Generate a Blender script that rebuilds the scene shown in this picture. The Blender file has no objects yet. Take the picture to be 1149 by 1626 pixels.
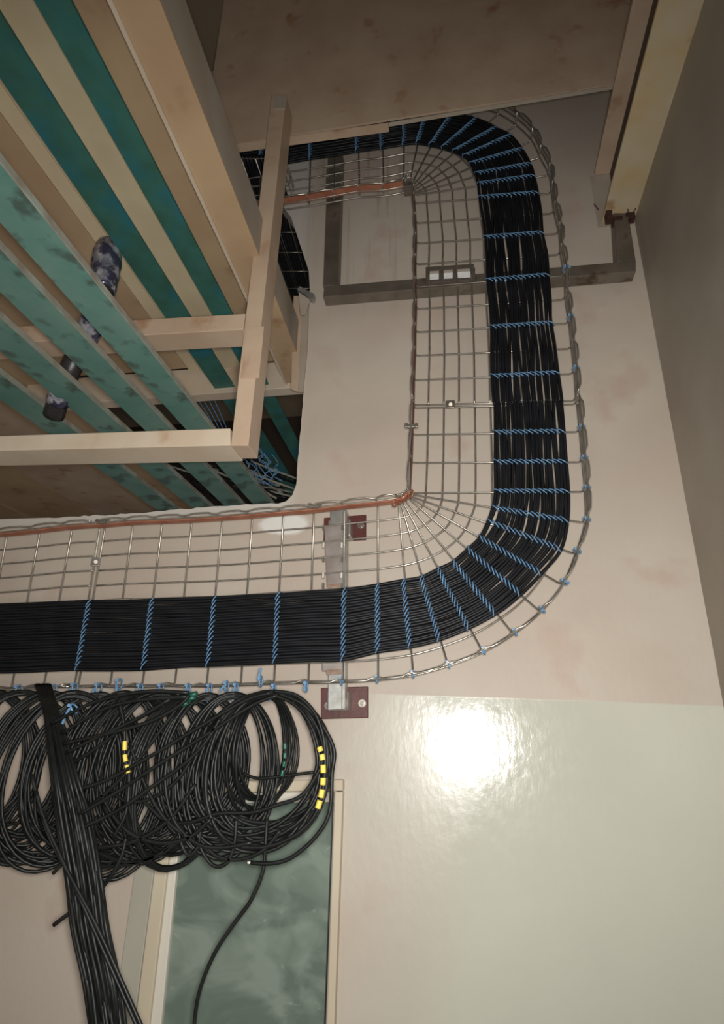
import bpy, bmesh, math, random
from mathutils import Vector, Matrix
random.seed(7)
scene = bpy.context.scene
V = Vector
# ------------------------------------------------------------ camera
FPX, CX, CY = 973.0, 574.5, 813.0
yc = V((165.5, 372.0, 973.0)).normalized()          # world +Y (into the wall) seen from the camera: x right, y down, z forward
zc = V((45.5, -2565.0, 973.0)); zc = (zc - yc*zc.dot(yc)).normalized()
xc = yc.cross(zc)
def c2w(v): return V((v.dot(xc), v.dot(yc), v.dot(zc)))
cam_d = bpy.data.cameras.new('camera'); cam = bpy.data.objects.new('camera', cam_d)
scene.collection.objects.link(cam); scene.camera = cam
cam_d.sensor_fit = 'HORIZONTAL'; cam_d.sensor_width = 36.0; cam_d.lens = FPX/1149*36.0
cam_d.clip_start = 0.02; cam_d.clip_end = 100
r_, u_, b_ = c2w(V((1,0,0))), c2w(V((0,-1,0))), c2w(V((0,0,-1)))
cam.matrix_world = Matrix(((r_.x,u_.x,b_.x,0),(r_.y,u_.y,b_.y,0),(r_.z,u_.z,b_.z,0),(0,0,0,1)))
# ------------------------------------------------------------ world, lights, exposure
w = bpy.data.worlds.new('world'); scene.world = w; w.use_nodes = True
w.node_tree.nodes['Background'].inputs[0].default_value = (1.0, 0.93, 0.85, 1)
w.node_tree.nodes['Background'].inputs[1].default_value = 0.165
fl = bpy.data.lights.new('phone_flash', 'SPOT'); fl.spot_size = math.radians(136); fl.spot_blend = 1.0; fl.energy = 140; fl.color = (1.0, 0.98, 0.93); fl.shadow_soft_size = 0.045
flo = bpy.data.objects.new('phone_flash', fl); scene.collection.objects.link(flo)
flo.location = r_*0.015 + u_*0.012
flo.rotation_euler = (c2w(V((0, 190, 973)))).to_track_quat('-Z', 'Y').to_euler()
rl = bpy.data.lights.new('room_lamp', 'AREA'); rl.energy = 5; rl.color = (1.0, 0.86, 0.70); rl.shape = 'RECTANGLE'; rl.size = 1.2; rl.size_y = 0.2
rlo = bpy.data.objects.new('room_lamp', rl); scene.collection.objects.link(rlo); rlo.location = (-2.2, -0.6, -0.4)
rlo.rotation_euler = (V((-0.8, 1.7, 1.0)) - V((-2.2, -0.6, -0.4))).to_track_quat('-Z', 'Y').to_euler()
scene.view_settings.view_transform = 'Standard'; scene.view_settings.look = 'None'
scene.view_settings.gamma = 1.0; scene.view_settings.use_curve_mapping = False
scene.view_settings.exposure = 0.0

# ------------------------------------------------------------ measuring helpers
D, W, F = 1.75, 1.88, 1.45          # distances of tray base, wall and hanging frame from the camera
def ray(x, y): return c2w(V((x-CX, y-CY, FPX)))
def U(x, y, Y=D):
    d = ray(x, y); return d*(Y/d.y)
def UZ(x, y, z):
    d = ray(x, y); return d*(z/d.z)
DJ = ray(690, 1122).normalized()    # the way the ceiling joists run
def UP(x, y, p0, n):
    d = ray(x, y); return d*(p0.dot(n)/d.dot(n))
def lerp(a, b, t): return a + (b-a)*t
def cr(P, n):                       # Catmull-Rom through points
    out = []
    for i in range(len(P)-1):
        p1, p2 = P[i], P[i+1]
        p0 = P[i-1] if i else p1*2-p2
        p3 = P[i+2] if i+2 < len(P) else p2*2-p1
        for k in range(n):
            t = k/n
            out.append(0.5*((2*p1)+(p2-p0)*t+(2*p0-5*p1+4*p2-p3)*t*t+(3*p1-p0-3*p2+p3)*t**3))
    out.append(P[-1].copy()); return out

# ------------------------------------------------------------ objects
def tag(o, label=None, cat=None, group=None, kind=None):
    for k, v in (('label', label), ('category', cat), ('group', group), ('kind', kind)):
        if v: o[k] = v
    return o
def empty(name, loc=(0,0,0), **kw):
    o = bpy.data.objects.new(name, None); o.empty_display_size = 0.05
    scene.collection.objects.link(o); o.location = loc
    o['_'] = 0; del o['_']
    return tag(o, **kw)
class MB:
    def __init__(s): s.v = []; s.f = []; s.sm = []
    def poly(s, pts, smooth=False):
        b = len(s.v); s.v += [tuple(p) for p in pts]; s.f.append(tuple(range(b, b+len(pts)))); s.sm.append(smooth)
    def tube(s, P, r, n=6, cap=True, r2=None, flat=None):
        if len(P) < 2: return
        b = len(s.v); m = len(P); T = []
        for i in range(m):
            t = (P[min(i+1, m-1)] - P[max(i-1, 0)])
            T.append(t.normalized() if t.length > 1e-9 else (T[-1] if T else V((0,0,1))))
        a = V((0,1,0)) if flat is None else flat
        if abs(T[0].dot(a)) > 0.95: a = V((1,0,0))
        u = (a - T[0]*a.dot(T[0])).normalized()
        for i in range(m):
            u = u - T[i]*u.dot(T[i])
            if flat is not None: u = flat - T[i]*flat.dot(T[i])
            u = u.normalized() if u.length > 1e-6 else V((1,0,0))
            w_ = T[i].cross(u)
            ra = r[i] if isinstance(r, (list, tuple)) else r
            rb = ra if r2 is None else r2
            for k in range(n):
                th = 2*math.pi*(k+.5)/n
                s.v.append(tuple(P[i] + u*(math.cos(th)*ra) + w_*(math.sin(th)*rb)))
        for i in range(m-1):
            for k in range(n):
                k2 = (k+1) % n
                s.f.append((b+i*n+k, b+i*n+k2, b+(i+1)*n+k2, b+(i+1)*n+k)); s.sm.append(n > 4)
        if cap:
            s.f.append(tuple(b+k for k in reversed(range(n)))); s.sm.append(False)
            s.f.append(tuple(b+(m-1)*n+k for k in range(n))); s.sm.append(False)
    def prism(s, pts, ext):         # polygon pulled along the vector ext
        b = len(s.v); n = len(pts)
        nn = (pts[1]-pts[0]).cross(pts[2]-pts[1])
        if nn.dot(ext) > 0: pts = list(reversed(pts))
        s.v += [tuple(p) for p in pts] + [tuple(p+ext) for p in pts]
        s.f.append(tuple(range(b, b+n))); s.f.append(tuple(b+n+k for k in reversed(range(n))))
        for k in range(n):
            k2 = (k+1) % n; s.f.append((b+k, b+n+k, b+n+k2, b+k2))
        s.sm += [False]*(n+2)
    def box(s, c, sx, sy, sz, ax=None, ay=None, az=None):
        ax = ax or V((1,0,0)); ay = ay or V((0,1,0)); az = az or V((0,0,1)); c = V(c)
        q = [c - ax*sx/2 - ay*sy/2 - az*sz/2, c + ax*sx/2 - ay*sy/2 - az*sz/2,
             c + ax*sx/2 - ay*sy/2 + az*sz/2, c - ax*sx/2 - ay*sy/2 + az*sz/2]
        s.prism(q, ay*sy)
    def build(s, name, mat, parent=None, bevel=0, **kw):
        me = bpy.data.meshes.new(name)
        o0 = V(parent.location) if parent else V((0,0,0))
        me.from_pydata(s.v, [], s.f)
        for p, q in zip(me.polygons, s.sm): p.use_smooth = q
        me.materials.append(mat); me.update()
        o = bpy.data.objects.new(name, me); scene.collection.objects.link(o)
        # put the origin in the middle of the piece
        c = V((0,0,0))
        for q in s.v: c += V(q)
        c /= max(1, len(s.v))
        me.transform(Matrix.Translation(-c)); o.location = c
        if parent:
            o.parent = parent
            base = V((0,0,0)); p = parent
            while p: base += V(p.location); p = p.parent
            o.location = c - base
        if bevel:
            m = o.modifiers.new('bevel', 'BEVEL'); m.width = bevel; m.segments = 2; m.limit_method = 'ANGLE'
        return tag(o, **kw)
def tube(name, P, r, mat, parent=None, n=6, r2=None, flat=None, **kw):
    m = MB(); m.tube(P, r, n, r2=r2, flat=flat); return m.build(name, mat, parent, **kw)
def prism(name, pts, ext, mat, parent=None, bevel=0, **kw):
    m = MB(); m.prism(pts, ext); return m.build(name, mat, parent, bevel, **kw)

# ------------------------------------------------------------ materials
def mat(name, col, rough=0.5, metal=0.0, col2=None, scale=8, bump=0.0, bscale=60, fac=(0.35, 0.65), stretch=None, spec=0.5, stains=None, sscale=5, slim=(0.6, 0.72), coat=0):
    m = bpy.data.materials.new(name); m.use_nodes = True; N = m.node_tree.nodes; L = m.node_tree.links
    b = N['Principled BSDF']; b.inputs['Roughness'].default_value = rough; b.inputs['Metallic'].default_value = metal
    b.inputs['Specular IOR Level'].default_value = spec; b.inputs['Coat Weight'].default_value = coat
    b.inputs['Base Color'].default_value = (*col, 1)
    tc = N.new('ShaderNodeTexCoord'); src = tc.outputs['Object']
    if stretch:
        mp = N.new('ShaderNodeMapping'); mp.inputs['Scale'].default_value = stretch; L.new(src, mp.inputs[0]); src = mp.outputs[0]
    def noise(sc, det=4):
        n = N.new('ShaderNodeTexNoise'); n.inputs['Scale'].default_value = sc; n.inputs['Detail'].default_value = det; L.new(src, n.inputs[0]); return n.outputs[0]
    def ramp(s, lo, hi):
        r = N.new('ShaderNodeMapRange'); r.inputs[1].default_value = lo; r.inputs[2].default_value = hi; L.new(s, r.inputs[0]); return r.outputs[0]
    def mix(f, a, c):
        x = N.new('ShaderNodeMix'); x.data_type = 'RGBA'; L.new(f, x.inputs[0])
        if hasattr(a, 'is_linked'): L.new(a, x.inputs[6])
        else: x.inputs[6].default_value = (*a, 1)
        x.inputs[7].default_value = (*c, 1); return x.outputs[2]
    c = None
    if col2: c = mix(ramp(noise(scale), *fac), col, col2)
    if stains: c = mix(ramp(noise(sscale, 8), *slim), c if c else col, stains)
    if c: L.new(c, b.inputs['Base Color'])
    if bump:
        bp = N.new('ShaderNodeBump'); bp.inputs['Strength'].default_value = bump; bp.inputs['Distance'].default_value = 0.003
        L.new(noise(bscale), bp.inputs['Height']); L.new(bp.outputs[0], b.inputs['Normal'])
    return m
M = {}
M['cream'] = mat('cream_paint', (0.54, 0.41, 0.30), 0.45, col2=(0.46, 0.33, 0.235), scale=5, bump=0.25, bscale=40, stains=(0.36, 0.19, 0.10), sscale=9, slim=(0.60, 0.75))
M['cream_light'] = mat('cream_paint_light', (0.62, 0.525, 0.42), 0.45, col2=(0.55, 0.44, 0.33), scale=5, bump=0.2, bscale=30, stains=(0.42, 0.26, 0.15), sscale=6, slim=(0.64, 0.8))
M['deck'] = mat('deck_paint', (0.50, 0.36, 0.22), 0.55, col2=(0.42, 0.28, 0.17), scale=3, bump=0.15, bscale=30, stains=(0.30, 0.17, 0.09), sscale=6, slim=(0.62, 0.78))
M['deck_pale'] = mat('deck_paint_pale', (0.70, 0.58, 0.39), 0.5, col2=(0.62, 0.50, 0.33), scale=5)
M['deckup'] = mat('upper_deck_paint', (0.30, 0.24, 0.17), 0.7, col2=(0.25, 0.19, 0.13), scale=3)
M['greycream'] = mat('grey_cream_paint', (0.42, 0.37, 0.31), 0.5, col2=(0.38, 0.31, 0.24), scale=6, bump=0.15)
M['green'] = mat('green_primer', (0.075, 0.19, 0.165), 0.55, col2=(0.13, 0.235, 0.20), scale=6, bump=0.2, bscale=50, stains=(0.06, 0.10, 0.085), sscale=14, slim=(0.56, 0.66))
M['teal'] = mat('teal_primer', (0.045, 0.17, 0.145), 0.5, col2=(0.035, 0.115, 0.085), scale=9, bump=0.2, bscale=50, stains=(0.02, 0.15, 0.19), sscale=5, slim=(0.5, 0.65))
M['lip'] = mat('bare_flange_edge', (0.30, 0.32, 0.28), 0.5, col2=(0.22, 0.20, 0.16), scale=20)
M['wire'] = mat('galvanised_wire', (0.46, 0.43, 0.38), 0.30, 0.75, col2=(0.30, 0.27, 0.23), scale=30)
M['darkwire'] = mat('dull_wire', (0.22, 0.19, 0.16), 0.45, 0.6)
M['galv'] = mat('galvanised_sheet', (0.50, 0.50, 0.48), 0.35, 0.7, col2=(0.38, 0.37, 0.34), scale=25, bump=0.1)
M['tubesteel'] = mat('bare_steel_tube', (0.15, 0.125, 0.10), 0.42, 0.55, col2=(0.21, 0.18, 0.15), scale=12, bump=0.1, stains=(0.09, 0.055, 0.035), sscale=14)
M['railgrey'] = mat('stained_rail', (0.33, 0.29, 0.27), 0.45, 0.3, col2=(0.24, 0.20, 0.18), scale=20)
M['copper'] = mat('copper_strap', (0.48, 0.20, 0.12), 0.5, 0.25, col2=(0.36, 0.12, 0.07), scale=18)
M['rust'] = mat('rusty_cut_edge', (0.22, 0.11, 0.065), 0.7, col2=(0.30, 0.24, 0.19), scale=60)
M['web_shade'] = mat('shaded_web_brown', (0.10, 0.07, 0.048), 0.8, col2=(0.075, 0.05, 0.035), scale=6)  # dark brown puts the shade of the beam recess into the web colour
M['darkcopper'] = mat('dark_copper_strap', (0.13, 0.045, 0.03), 0.5, 0.3)
M['cable'] = mat('black_sheath', (0.006, 0.0065, 0.008), 0.45, col2=(0.010, 0.011, 0.014), scale=14, spec=0.25)
M['cable2'] = mat('black_sheath_loose', (0.006, 0.0068, 0.0068), 0.44, col2=(0.012, 0.0135, 0.013), scale=14, spec=0.30)
M['blue'] = mat('blue_nylon', (0.11, 0.23, 0.42), 0.45, col2=(0.15, 0.31, 0.50), scale=30)
M['green_tape'] = mat('green_tape', (0.006, 0.075, 0.05), 0.45)
M['yellow'] = mat('yellow_sleeve', (0.80, 0.60, 0.10), 0.45)
M['red'] = mat('red_oxide', (0.105, 0.022, 0.018), 0.5, col2=(0.075, 0.016, 0.013), scale=12, bump=0.2)
M['burnt'] = mat('burnt_paint', (0.06, 0.022, 0.014), 0.8, col2=(0.03, 0.012, 0.01), scale=40, bump=0.6)
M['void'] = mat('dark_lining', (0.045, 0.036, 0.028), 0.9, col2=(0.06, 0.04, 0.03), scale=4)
M['black'] = mat('black_gasket', (0.008, 0.008, 0.008), 0.5)
M['frame'] = mat('window_frame_paint', (0.60, 0.54, 0.42), 0.4, col2=(0.54, 0.46, 0.34), scale=6, stretch=(1,1,.3))
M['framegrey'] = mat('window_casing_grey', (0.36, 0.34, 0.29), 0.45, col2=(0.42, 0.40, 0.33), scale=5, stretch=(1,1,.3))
M['framewhite'] = mat('window_bead_white', (0.66, 0.62, 0.54), 0.4)
M['tab'] = mat('flash_white_tab', (0.85, 0.85, 0.85), 0.3, col2=(0.70,0.70,0.68), scale=60)  # white base colour carries the flash reflection on the metal
M['foil'] = mat('clear_foil', (0.16, 0.16, 0.20), 0.15, 0.3, col2=(0.50, 0.50, 0.54), scale=22, bump=1.0, bscale=30, stains=(0.05, 0.05, 0.09), sscale=30, slim=(0.45, 0.55))
M['pipe'] = mat('dark_duct', (0.025, 0.022, 0.022), 0.4, bump=0.4)
M['label_red'] = mat('red_band', (0.35, 0.02, 0.03), 0.3)
M['wallend'] = mat('side_wall_paint', (0.34, 0.30, 0.245), 0.6, col2=(0.29, 0.25, 0.20), scale=3, bump=0.15)
M['floor'] = mat('floor_concrete', (0.30, 0.28, 0.25), 0.7, col2=(0.24, 0.22, 0.20))

def wall_material():
    m = bpy.data.materials.new('wall_two_coats'); m.use_nodes = True; N = m.node_tree.nodes; L = m.node_tree.links
    b = N['Principled BSDF']; geo = N.new('ShaderNodeNewGeometry'); sep = N.new('ShaderNodeSeparateXYZ'); L.new(geo.outputs['Position'], sep.inputs[0])
    def noise(sc, det=4, vec=None, rough=0.5):
        n = N.new('ShaderNodeTexNoise'); n.inputs['Scale'].default_value = sc; n.inputs['Detail'].default_value = det; n.inputs['Roughness'].default_value = rough
        L.new(vec or geo.outputs['Position'], n.inputs['Vector']); return n.outputs[0]
    def mr(s, a, c, lo=0, hi=1):
        r = N.new('ShaderNodeMapRange'); r.inputs[1].default_value = a; r.inputs[2].default_value = c; r.inputs[3].default_value = lo; r.inputs[4].default_value = hi; L.new(s, r.inputs[0]); return r.outputs[0]
    def math_(op, a, c):
        x = N.new('ShaderNodeMath'); x.operation = op
        for i, q in enumerate((a, c)):
            if isinstance(q, (int, float)): x.inputs[i].default_value = q
            else: L.new(q, x.inputs[i])
        return x.outputs[0]
    def mix(f, a, c):
        x = N.new('ShaderNodeMix'); x.data_type = 'RGBA'; L.new(f, x.inputs[0])
        for i, q in ((6, a), (7, c)):
            if isinstance(q, tuple): x.inputs[i].default_value = (*q, 1)
            else: L.new(q, x.inputs[i])
        return x.outputs[2]
    seam = U(860, 1111, W).z; sl = (U(1072, 1117, W).z - U(700, 1104, W).z)/(U(1072, 1117, W).x - U(700, 1104, W).x); x0 = U(860, 1111, W).x
    h = math_('SUBTRACT', sep.outputs[2], math_('ADD', seam, math_('MULTIPLY', math_('SUBTRACT', sep.outputs[0], x0), sl)))
    h = math_('ADD', h, math_('MULTIPLY', math_('SUBTRACT', noise(6), 0.5), 0.006))
    upper = mr(h, -0.002, 0.002)
    # the glossy coat fades out towards the brackets
    xl = U(690, 1200, W).x
    fade = mr(math_('ADD', sep.outputs[0], math_('MULTIPLY', math_('SUBTRACT', noise(3), .5), .35)), xl-0.30, xl+0.05)
    pink = mix(mr(noise(2.2, 5), .38, .62), (0.475, 0.395, 0.33), (0.515, 0.45, 0.38))
    pink = mix(mr(noise(4.5, 6), .60, .72), pink, (0.475, 0.37, 0.305))
    gl = mix(mr(noise(1.8, 5), .35, .65), (0.50, 0.50, 0.43), (0.545, 0.54, 0.46))
    gl2 = mix(fade, pink, gl)
    col = mix(upper, gl2, pink)
    # fresh white filler over the bracket end and grime runs under the top tray
    pat = U(452, 832, W)
    d = N.new('ShaderNodeVectorMath'); d.operation = 'SUBTRACT'; L.new(geo.outputs['Position'], d.inputs[0]); d.inputs[1].default_value = pat
    sc = N.new('ShaderNodeVectorMath'); sc.operation = 'MULTIPLY'; L.new(d.outputs[0], sc.inputs[0]); sc.inputs[1].default_value = (11, 1, 26)
    ln = N.new('ShaderNodeVectorMath'); ln.operation = 'LENGTH'; L.new(sc.outputs[0], ln.inputs[0])
    pm = mr(math_('ADD', ln.outputs['Value'], math_('MULTIPLY', noise(14), .9)), 1.6, 1.3)
    col = mix(pm, col, (0.72, 0.70, 0.66))
    ea, eb = U(77, 822, W), U(455, 799, W); es_ = (eb.z-ea.z)/(eb.x-ea.x)
    he = math_('SUBTRACT', sep.outputs[2], math_('ADD', ea.z, math_('MULTIPLY', math_('SUBTRACT', sep.outputs[0], ea.x), es_)))
    he = math_('ADD', he, math_('MULTIPLY', math_('SUBTRACT', noise(18, 5), .5), .03))
    col = mix(math_('MULTIPLY', math_('MULTIPLY', mr(he, -.030, -.022), mr(sep.outputs[0], eb.x+.05, eb.x-.02)), .75), col, (0.60, 0.56, 0.52))
    mp = N.new('ShaderNodeMapping'); mp.inputs['Scale'].default_value = (30, 1, 1.6); L.new(geo.outputs['Position'], mp.inputs[0])
    a_, c_ = U(500, 320, W), U(650, 430, W)
    reg = math_('MULTIPLY', math_('MULTIPLY', mr(sep.outputs[0], a_.x-.04, a_.x+.04), mr(sep.outputs[0], c_.x+.02, c_.x-.04)), mr(sep.outputs[2], c_.z-.25, a_.z-.05))
    dr = math_('MULTIPLY', math_('MULTIPLY', mr(noise(1, 2, mp.outputs[0]), .55, .68), reg), .5)
    col = mix(dr, col, (0.20, 0.15, 0.11))
    L.new(col, b.inputs['Base Color'])
    ro = N.new('ShaderNodeMix'); gf = math_('MULTIPLY', math_('SUBTRACT', 1.0, upper), fade); L.new(gf, ro.inputs[0]); ro.inputs[2].default_value = 0.55
    L.new(mr(noise(25, 5), .3, .7, .12, .19), ro.inputs[3]); L.new(ro.outputs[0], b.inputs['Roughness'])
    bp = N.new('ShaderNodeBump'); bp.inputs['Strength'].default_value = 0.45; bp.inputs['Distance'].default_value = 0.0012
    mp2 = N.new('ShaderNodeMapping'); mp2.inputs['Scale'].default_value = (60, 1, 22); mp2.inputs['Rotation'].default_value = (0, .5, 0); L.new(geo.outputs['Position'], mp2.inputs[0])
    L.new(math_('ADD', noise(1, 5, mp2.outputs[0], .6), math_('MULTIPLY', noise(24, 3), 1.2)), bp.inputs['Height']); L.new(bp.outputs[0], b.inputs['Normal'])
    return m
M['wall'] = wall_material()
def glass_material():
    m = bpy.data.materials.new('dusty_glass'); m.use_nodes = True; N = m.node_tree.nodes; L = m.node_tree.links
    b = N['Principled BSDF']; b.inputs['Roughness'].default_value = 0.12; tc = N.new('ShaderNodeTexCoord')
    mp = N.new('ShaderNodeMapping'); mp.inputs['Scale'].default_value = (1, 1, 1.7); mp.inputs['Rotation'].default_value = (0, .5, 0); L.new(tc.outputs['Object'], mp.inputs[0])
    n = N.new('ShaderNodeTexNoise'); n.inputs['Scale'].default_value = 5; n.inputs['Detail'].default_value = 3; n.inputs['Distortion'].default_value = 1.2; L.new(mp.outputs[0], n.inputs[0])
    n2 = N.new('ShaderNodeTexNoise'); n2.inputs['Scale'].default_value = 28; n2.inputs['Detail'].default_value = 6; L.new(mp.outputs[0], n2.inputs[0])
    r = N.new('ShaderNodeValToRGB'); r.color_ramp.elements[0].position = .40; r.color_ramp.elements[0].color = (.135, .175, .145, 1)
    r.color_ramp.elements[1].position = .62; r.color_ramp.elements[1].color = (.23, .28, .235, 1); L.new(n.outputs[0], r.inputs[0])
    r2 = N.new('ShaderNodeMapRange'); r2.inputs[1].default_value = .66; r2.inputs[2].default_value = .8; L.new(n2.outputs[0], r2.inputs[0])
    x = N.new('ShaderNodeMix'); x.data_type = 'RGBA'; L.new(r2.outputs[0], x.inputs[0]); L.new(r.outputs[0], x.inputs[6]); x.inputs[7].default_value = (.30, .34, .29, 1)
    L.new(x.outputs[2], b.inputs['Base Color']); b.inputs['Specular IOR Level'].default_value = .5
    return m
M['glass'] = glass_material()

ordn = ['first','second','third','fourth','fifth','sixth','seventh','eighth','ninth','tenth','eleventh','twelfth','thirteenth','fourteenth','fifteenth','sixteenth','seventeenth','eighteenth','nineteenth','twentieth','twenty-first','twenty-second','twenty-third','twenty-fourth','twenty-fifth','twenty-sixth']
# ============================================================ SETTING
# wall facing the camera, with the rounded cut-out at the upper left where the joists pass through
def wall_front():
    px = [(-420, 838), (77, 822), (200, 816), (330, 805), (400, 801), (440, 800), (454, 796), (464, 786), (470, 770), (474, 720), (479, 660), (484, 600), (489, 540), (492, 465), (490, 430), (462, 345), (428, 300), (432, 150)]
    hole = [U(x, y, W) for x, y in px]
    top = 3.6
    hole = hole[:-1] + [V((hole[-2].x, W, 2.75)), V((hole[0].x, W, 2.75))]
    rnd = []
    for i in range(len(hole)-1):          # rough-cut edge
        n = max(1, int((hole[i+1]-hole[i]).length/0.02)) if 0 < i < 13 else 1
        for k in range(n):
            q = lerp(hole[i], hole[i+1], k/n)
            if n > 1 and k: q = q + V((random.uniform(-.0015, .0015), 0, random.uniform(-.003, .003)))
            rnd.append(q)
    rnd.append(hole[-1])
    XL, XR, ZB = -4.0, U(1045, 560, W).x + .02, -1.7
    outer = [V((XL, W, ZB)), V((XR, W, ZB)), V((XR, W, top)), V((XL, W, top))]
    bm = bmesh.new()
    def loop(pts):
        vs = [bm.verts.new(p) for p in pts]; return [bm.edges.new((vs[i], vs[(i+1) % len(vs)])) for i in range(len(vs))]
    es = loop(outer) + loop(rnd)
    bmesh.ops.triangle_fill(bm, use_beauty=True, use_dissolve=False, edges=es, normal=V((0,-1,0)))
    bmesh.ops.recalc_face_normals(bm, faces=bm.faces)
    g = bmesh.ops.extrude_face_region(bm, geom=list(bm.faces))
    bmesh.ops.translate(bm, vec=(0, .07, 0), verts=[e for e in g['geom'] if isinstance(e, bmesh.types.BMVert)])
    bmesh.ops.recalc_face_normals(bm, faces=bm.faces)
    me = bpy.data.meshes.new('wall_front'); bm.to_mesh(me); bm.free(); me.materials.append(M['wall'])
    o = bpy.data.objects.new('wall_front', me); scene.collection.objects.link(o); tag(o, kind='structure')
wall_front()
XR = U(1045, 560, W).x
prism('wall_right', [V((XR, -1.5, -1.7)), V((XR, W-.001, -1.7)), V((XR, W-.001, 3.6)), V((XR, -1.5, 3.6))], V((.1, 0, 0)), M['wallend'], kind='structure')
prism('floor', [V((-4, -3, -1.7)), V((XR, -3, -1.7)), V((XR, W, -1.7)), V((-4, W, -1.7))], V((0, 0, -.1)), M['floor'], kind='structure')
# room behind the opening
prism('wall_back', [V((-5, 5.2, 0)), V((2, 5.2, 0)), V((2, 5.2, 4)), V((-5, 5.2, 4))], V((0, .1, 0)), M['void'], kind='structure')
prism('wall_left', [V((-5, -3, -1.7)), V((-5, 5.2, -1.7)), V((-5, 5.2, 4)), V((-5, -3, 4))], V((-.1, 0, 0)), M['greycream'], kind='structure')

# window at the bottom left
win = empty('window_1', U(400, 1500, W), kind='structure')
def wq(a, b, c, d, Y): return [U(*a, Y), U(*b, Y), U(*c, Y), U(*d, Y)]
def bar(name, q, Y, dep, mt, par, bevel=0.003, **kw): return prism(name, wq(*q, Y), V((0, dep, 0)), mt, par, bevel, **kw)
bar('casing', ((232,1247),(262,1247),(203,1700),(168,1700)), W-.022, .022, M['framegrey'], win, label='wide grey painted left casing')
bar('casing', ((262.5,1243),(281,1243),(228,1700),(204,1700)), W-.035, .035, M['frame'], win)
bar('casing', ((281,1241),(544,1238),(544,1256),(281,1259)), W-.030, .030, M['frame'], win)
bar('casing', ((531,1257),(544,1257),(528,1700),(515.5,1700)), W-.028, .028, M['frame'], win)
bar('window_frame', ((281.5,1260),(292,1260),(248,1700),(229,1700)), W-.024, .024, M['framewhite'], win, label='off-white bead beside the pane')
bar('window_frame', ((293,1260),(529,1257),(528,1274),(291,1277)), W-.020, .020, M['framewhite'], win)
gm = MB()
for a, b in (((291,1276),(246,1705)), ((528.5,1273),(513,1705)), ((291,1276),(528.5,1273))):
    gm.tube([U(*a, W-.012), U(*b, W-.012)], .003, 4)
gm.build('gasket', M['black'], win, label='black rubber gasket')
bar('pane', ((292,1277),(527,1274),(512,1700),(248,1700)), W-.010, .006, M['glass'], win, 0, label='dusty greenish glass pane')

# ------------------------------------------------------------ ceiling structure
zA = U(250, 625, F+.0).z; zJ = zA*1.50
nP = DJ.cross(V((1,0,0))).normalized()
pA = V((0, F, zA)); pJ = V((0, F, zJ)); pDk = V((0, F, zJ+.11))
def jline(x600, p0, Yv):            # point at depth Yv on the joist line that crosses pixel row 600 at x600
    q = UP(x600, 600, p0, nP); return q + DJ*((Yv-q.y)/DJ.y)
def joist(xl, xr, p0, Y0, Y1, hgt, mt, label, lip=True):
    a, b = jline(xl, p0, Y0), jline(xr, p0, Y0); e = jline(xr, p0, Y1) - b
    t = .004; up = V((0,0,1)); ax = (b-a)
    root = empty('ceiling_joist', (a+b)/2, label=label, cat='joist', group='green primed ceiling joists')
    m = MB(); m.prism([a, b, b+up*t, a+up*t], e); m.build('bottom_flange', mt, root)
    w0 = a + up*(t+.0002); m = MB(); m.prism([w0, w0+ax.normalized()*t, w0+ax.normalized()*t+up*(hgt-2*t), w0+up*(hgt-2*t)], e); m.build('web', mt, root)
    u0 = a + up*(hgt-t+.0004); m = MB(); m.prism([u0, u0+ax*.9, u0+ax*.9+up*t, u0+up*t], e); m.build('top_flange', mt, root)
    if lip:
        l0 = b - ax.normalized()*.003 + up*(t+.0002)
        m = MB(); m.prism([l0, l0+ax.normalized()*.006, l0+ax.normalized()*.006+up*.012, l0+up*.012], e)
        m.prism([b+ax.normalized()*.0002, b+ax.normalized()*.0042, b+ax.normalized()*.0042+up*.005, b+ax.normalized()*.0002+up*.005], e)
        m.build('lip', M['lip'], root, label='bare grey edge of the flange')
    return root
joist(221.6, 272, pA, .25, 3.3, .018, M['green'], 'low green joist nearest the corner of the hanging cream frame')
joist(143, 194, pA, .25, 3.2, .018, M['green'], 'low green joist second from the hanging frame corner, left of the first')
joist(52, 106, pA, .25, 3.1, .018, M['green'], 'low green joist third from the hanging frame corner, cut by the photo edge')
joist(-48, 8, pA, .25, 3.0, .018, M['green'], 'low green joist furthest left of the low row')
joist(329, 363, pJ, .1, 3.9, .022, M['teal'], 'high teal joist left of the pale ceiling strip', lip=False)
joist(394, 421, pJ, .1, 3.9, .022, M['teal'], 'high teal joist right of the pale ceiling strip, beside the box beam', lip=False)
# ceiling deck panels between
ceil = empty('ceiling', (0, 1, zJ+.1), kind='structure')
def panel(xl, xr, Y0, Y1, mt, dz=0, name='ceiling_panel'):
    p = pDk + V((0,0,dz)); a, b = jline(xl, p, Y0), jline(xr, p, Y0); e = jline(xl, p, Y1) - a
    prism(name, [a, b, b+V((0,0,.02)), a+V((0,0,.02))], e, mt, ceil, .002)
Yc = UP(400, 608, pJ, nP).y
xs = [-700, -430, -230, -60, 60, 190, 308, 326, 400, 480]
mats = ['deck', 'deck', 'cream', 'deck', 'deck', 'deck', 'deck_pale', 'deck_pale', 'deck']
for i in range(len(xs)-1):
    panel(xs[i]+.4, xs[i+1]-.4, -.6, Yc if xs[i+1] > 60 else 4.6, M[mats[i]], dz=(-.012, .0, -.006)[i % 3] if mats[i] != 'deck_pale' else -.02)
m = MB()
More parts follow.
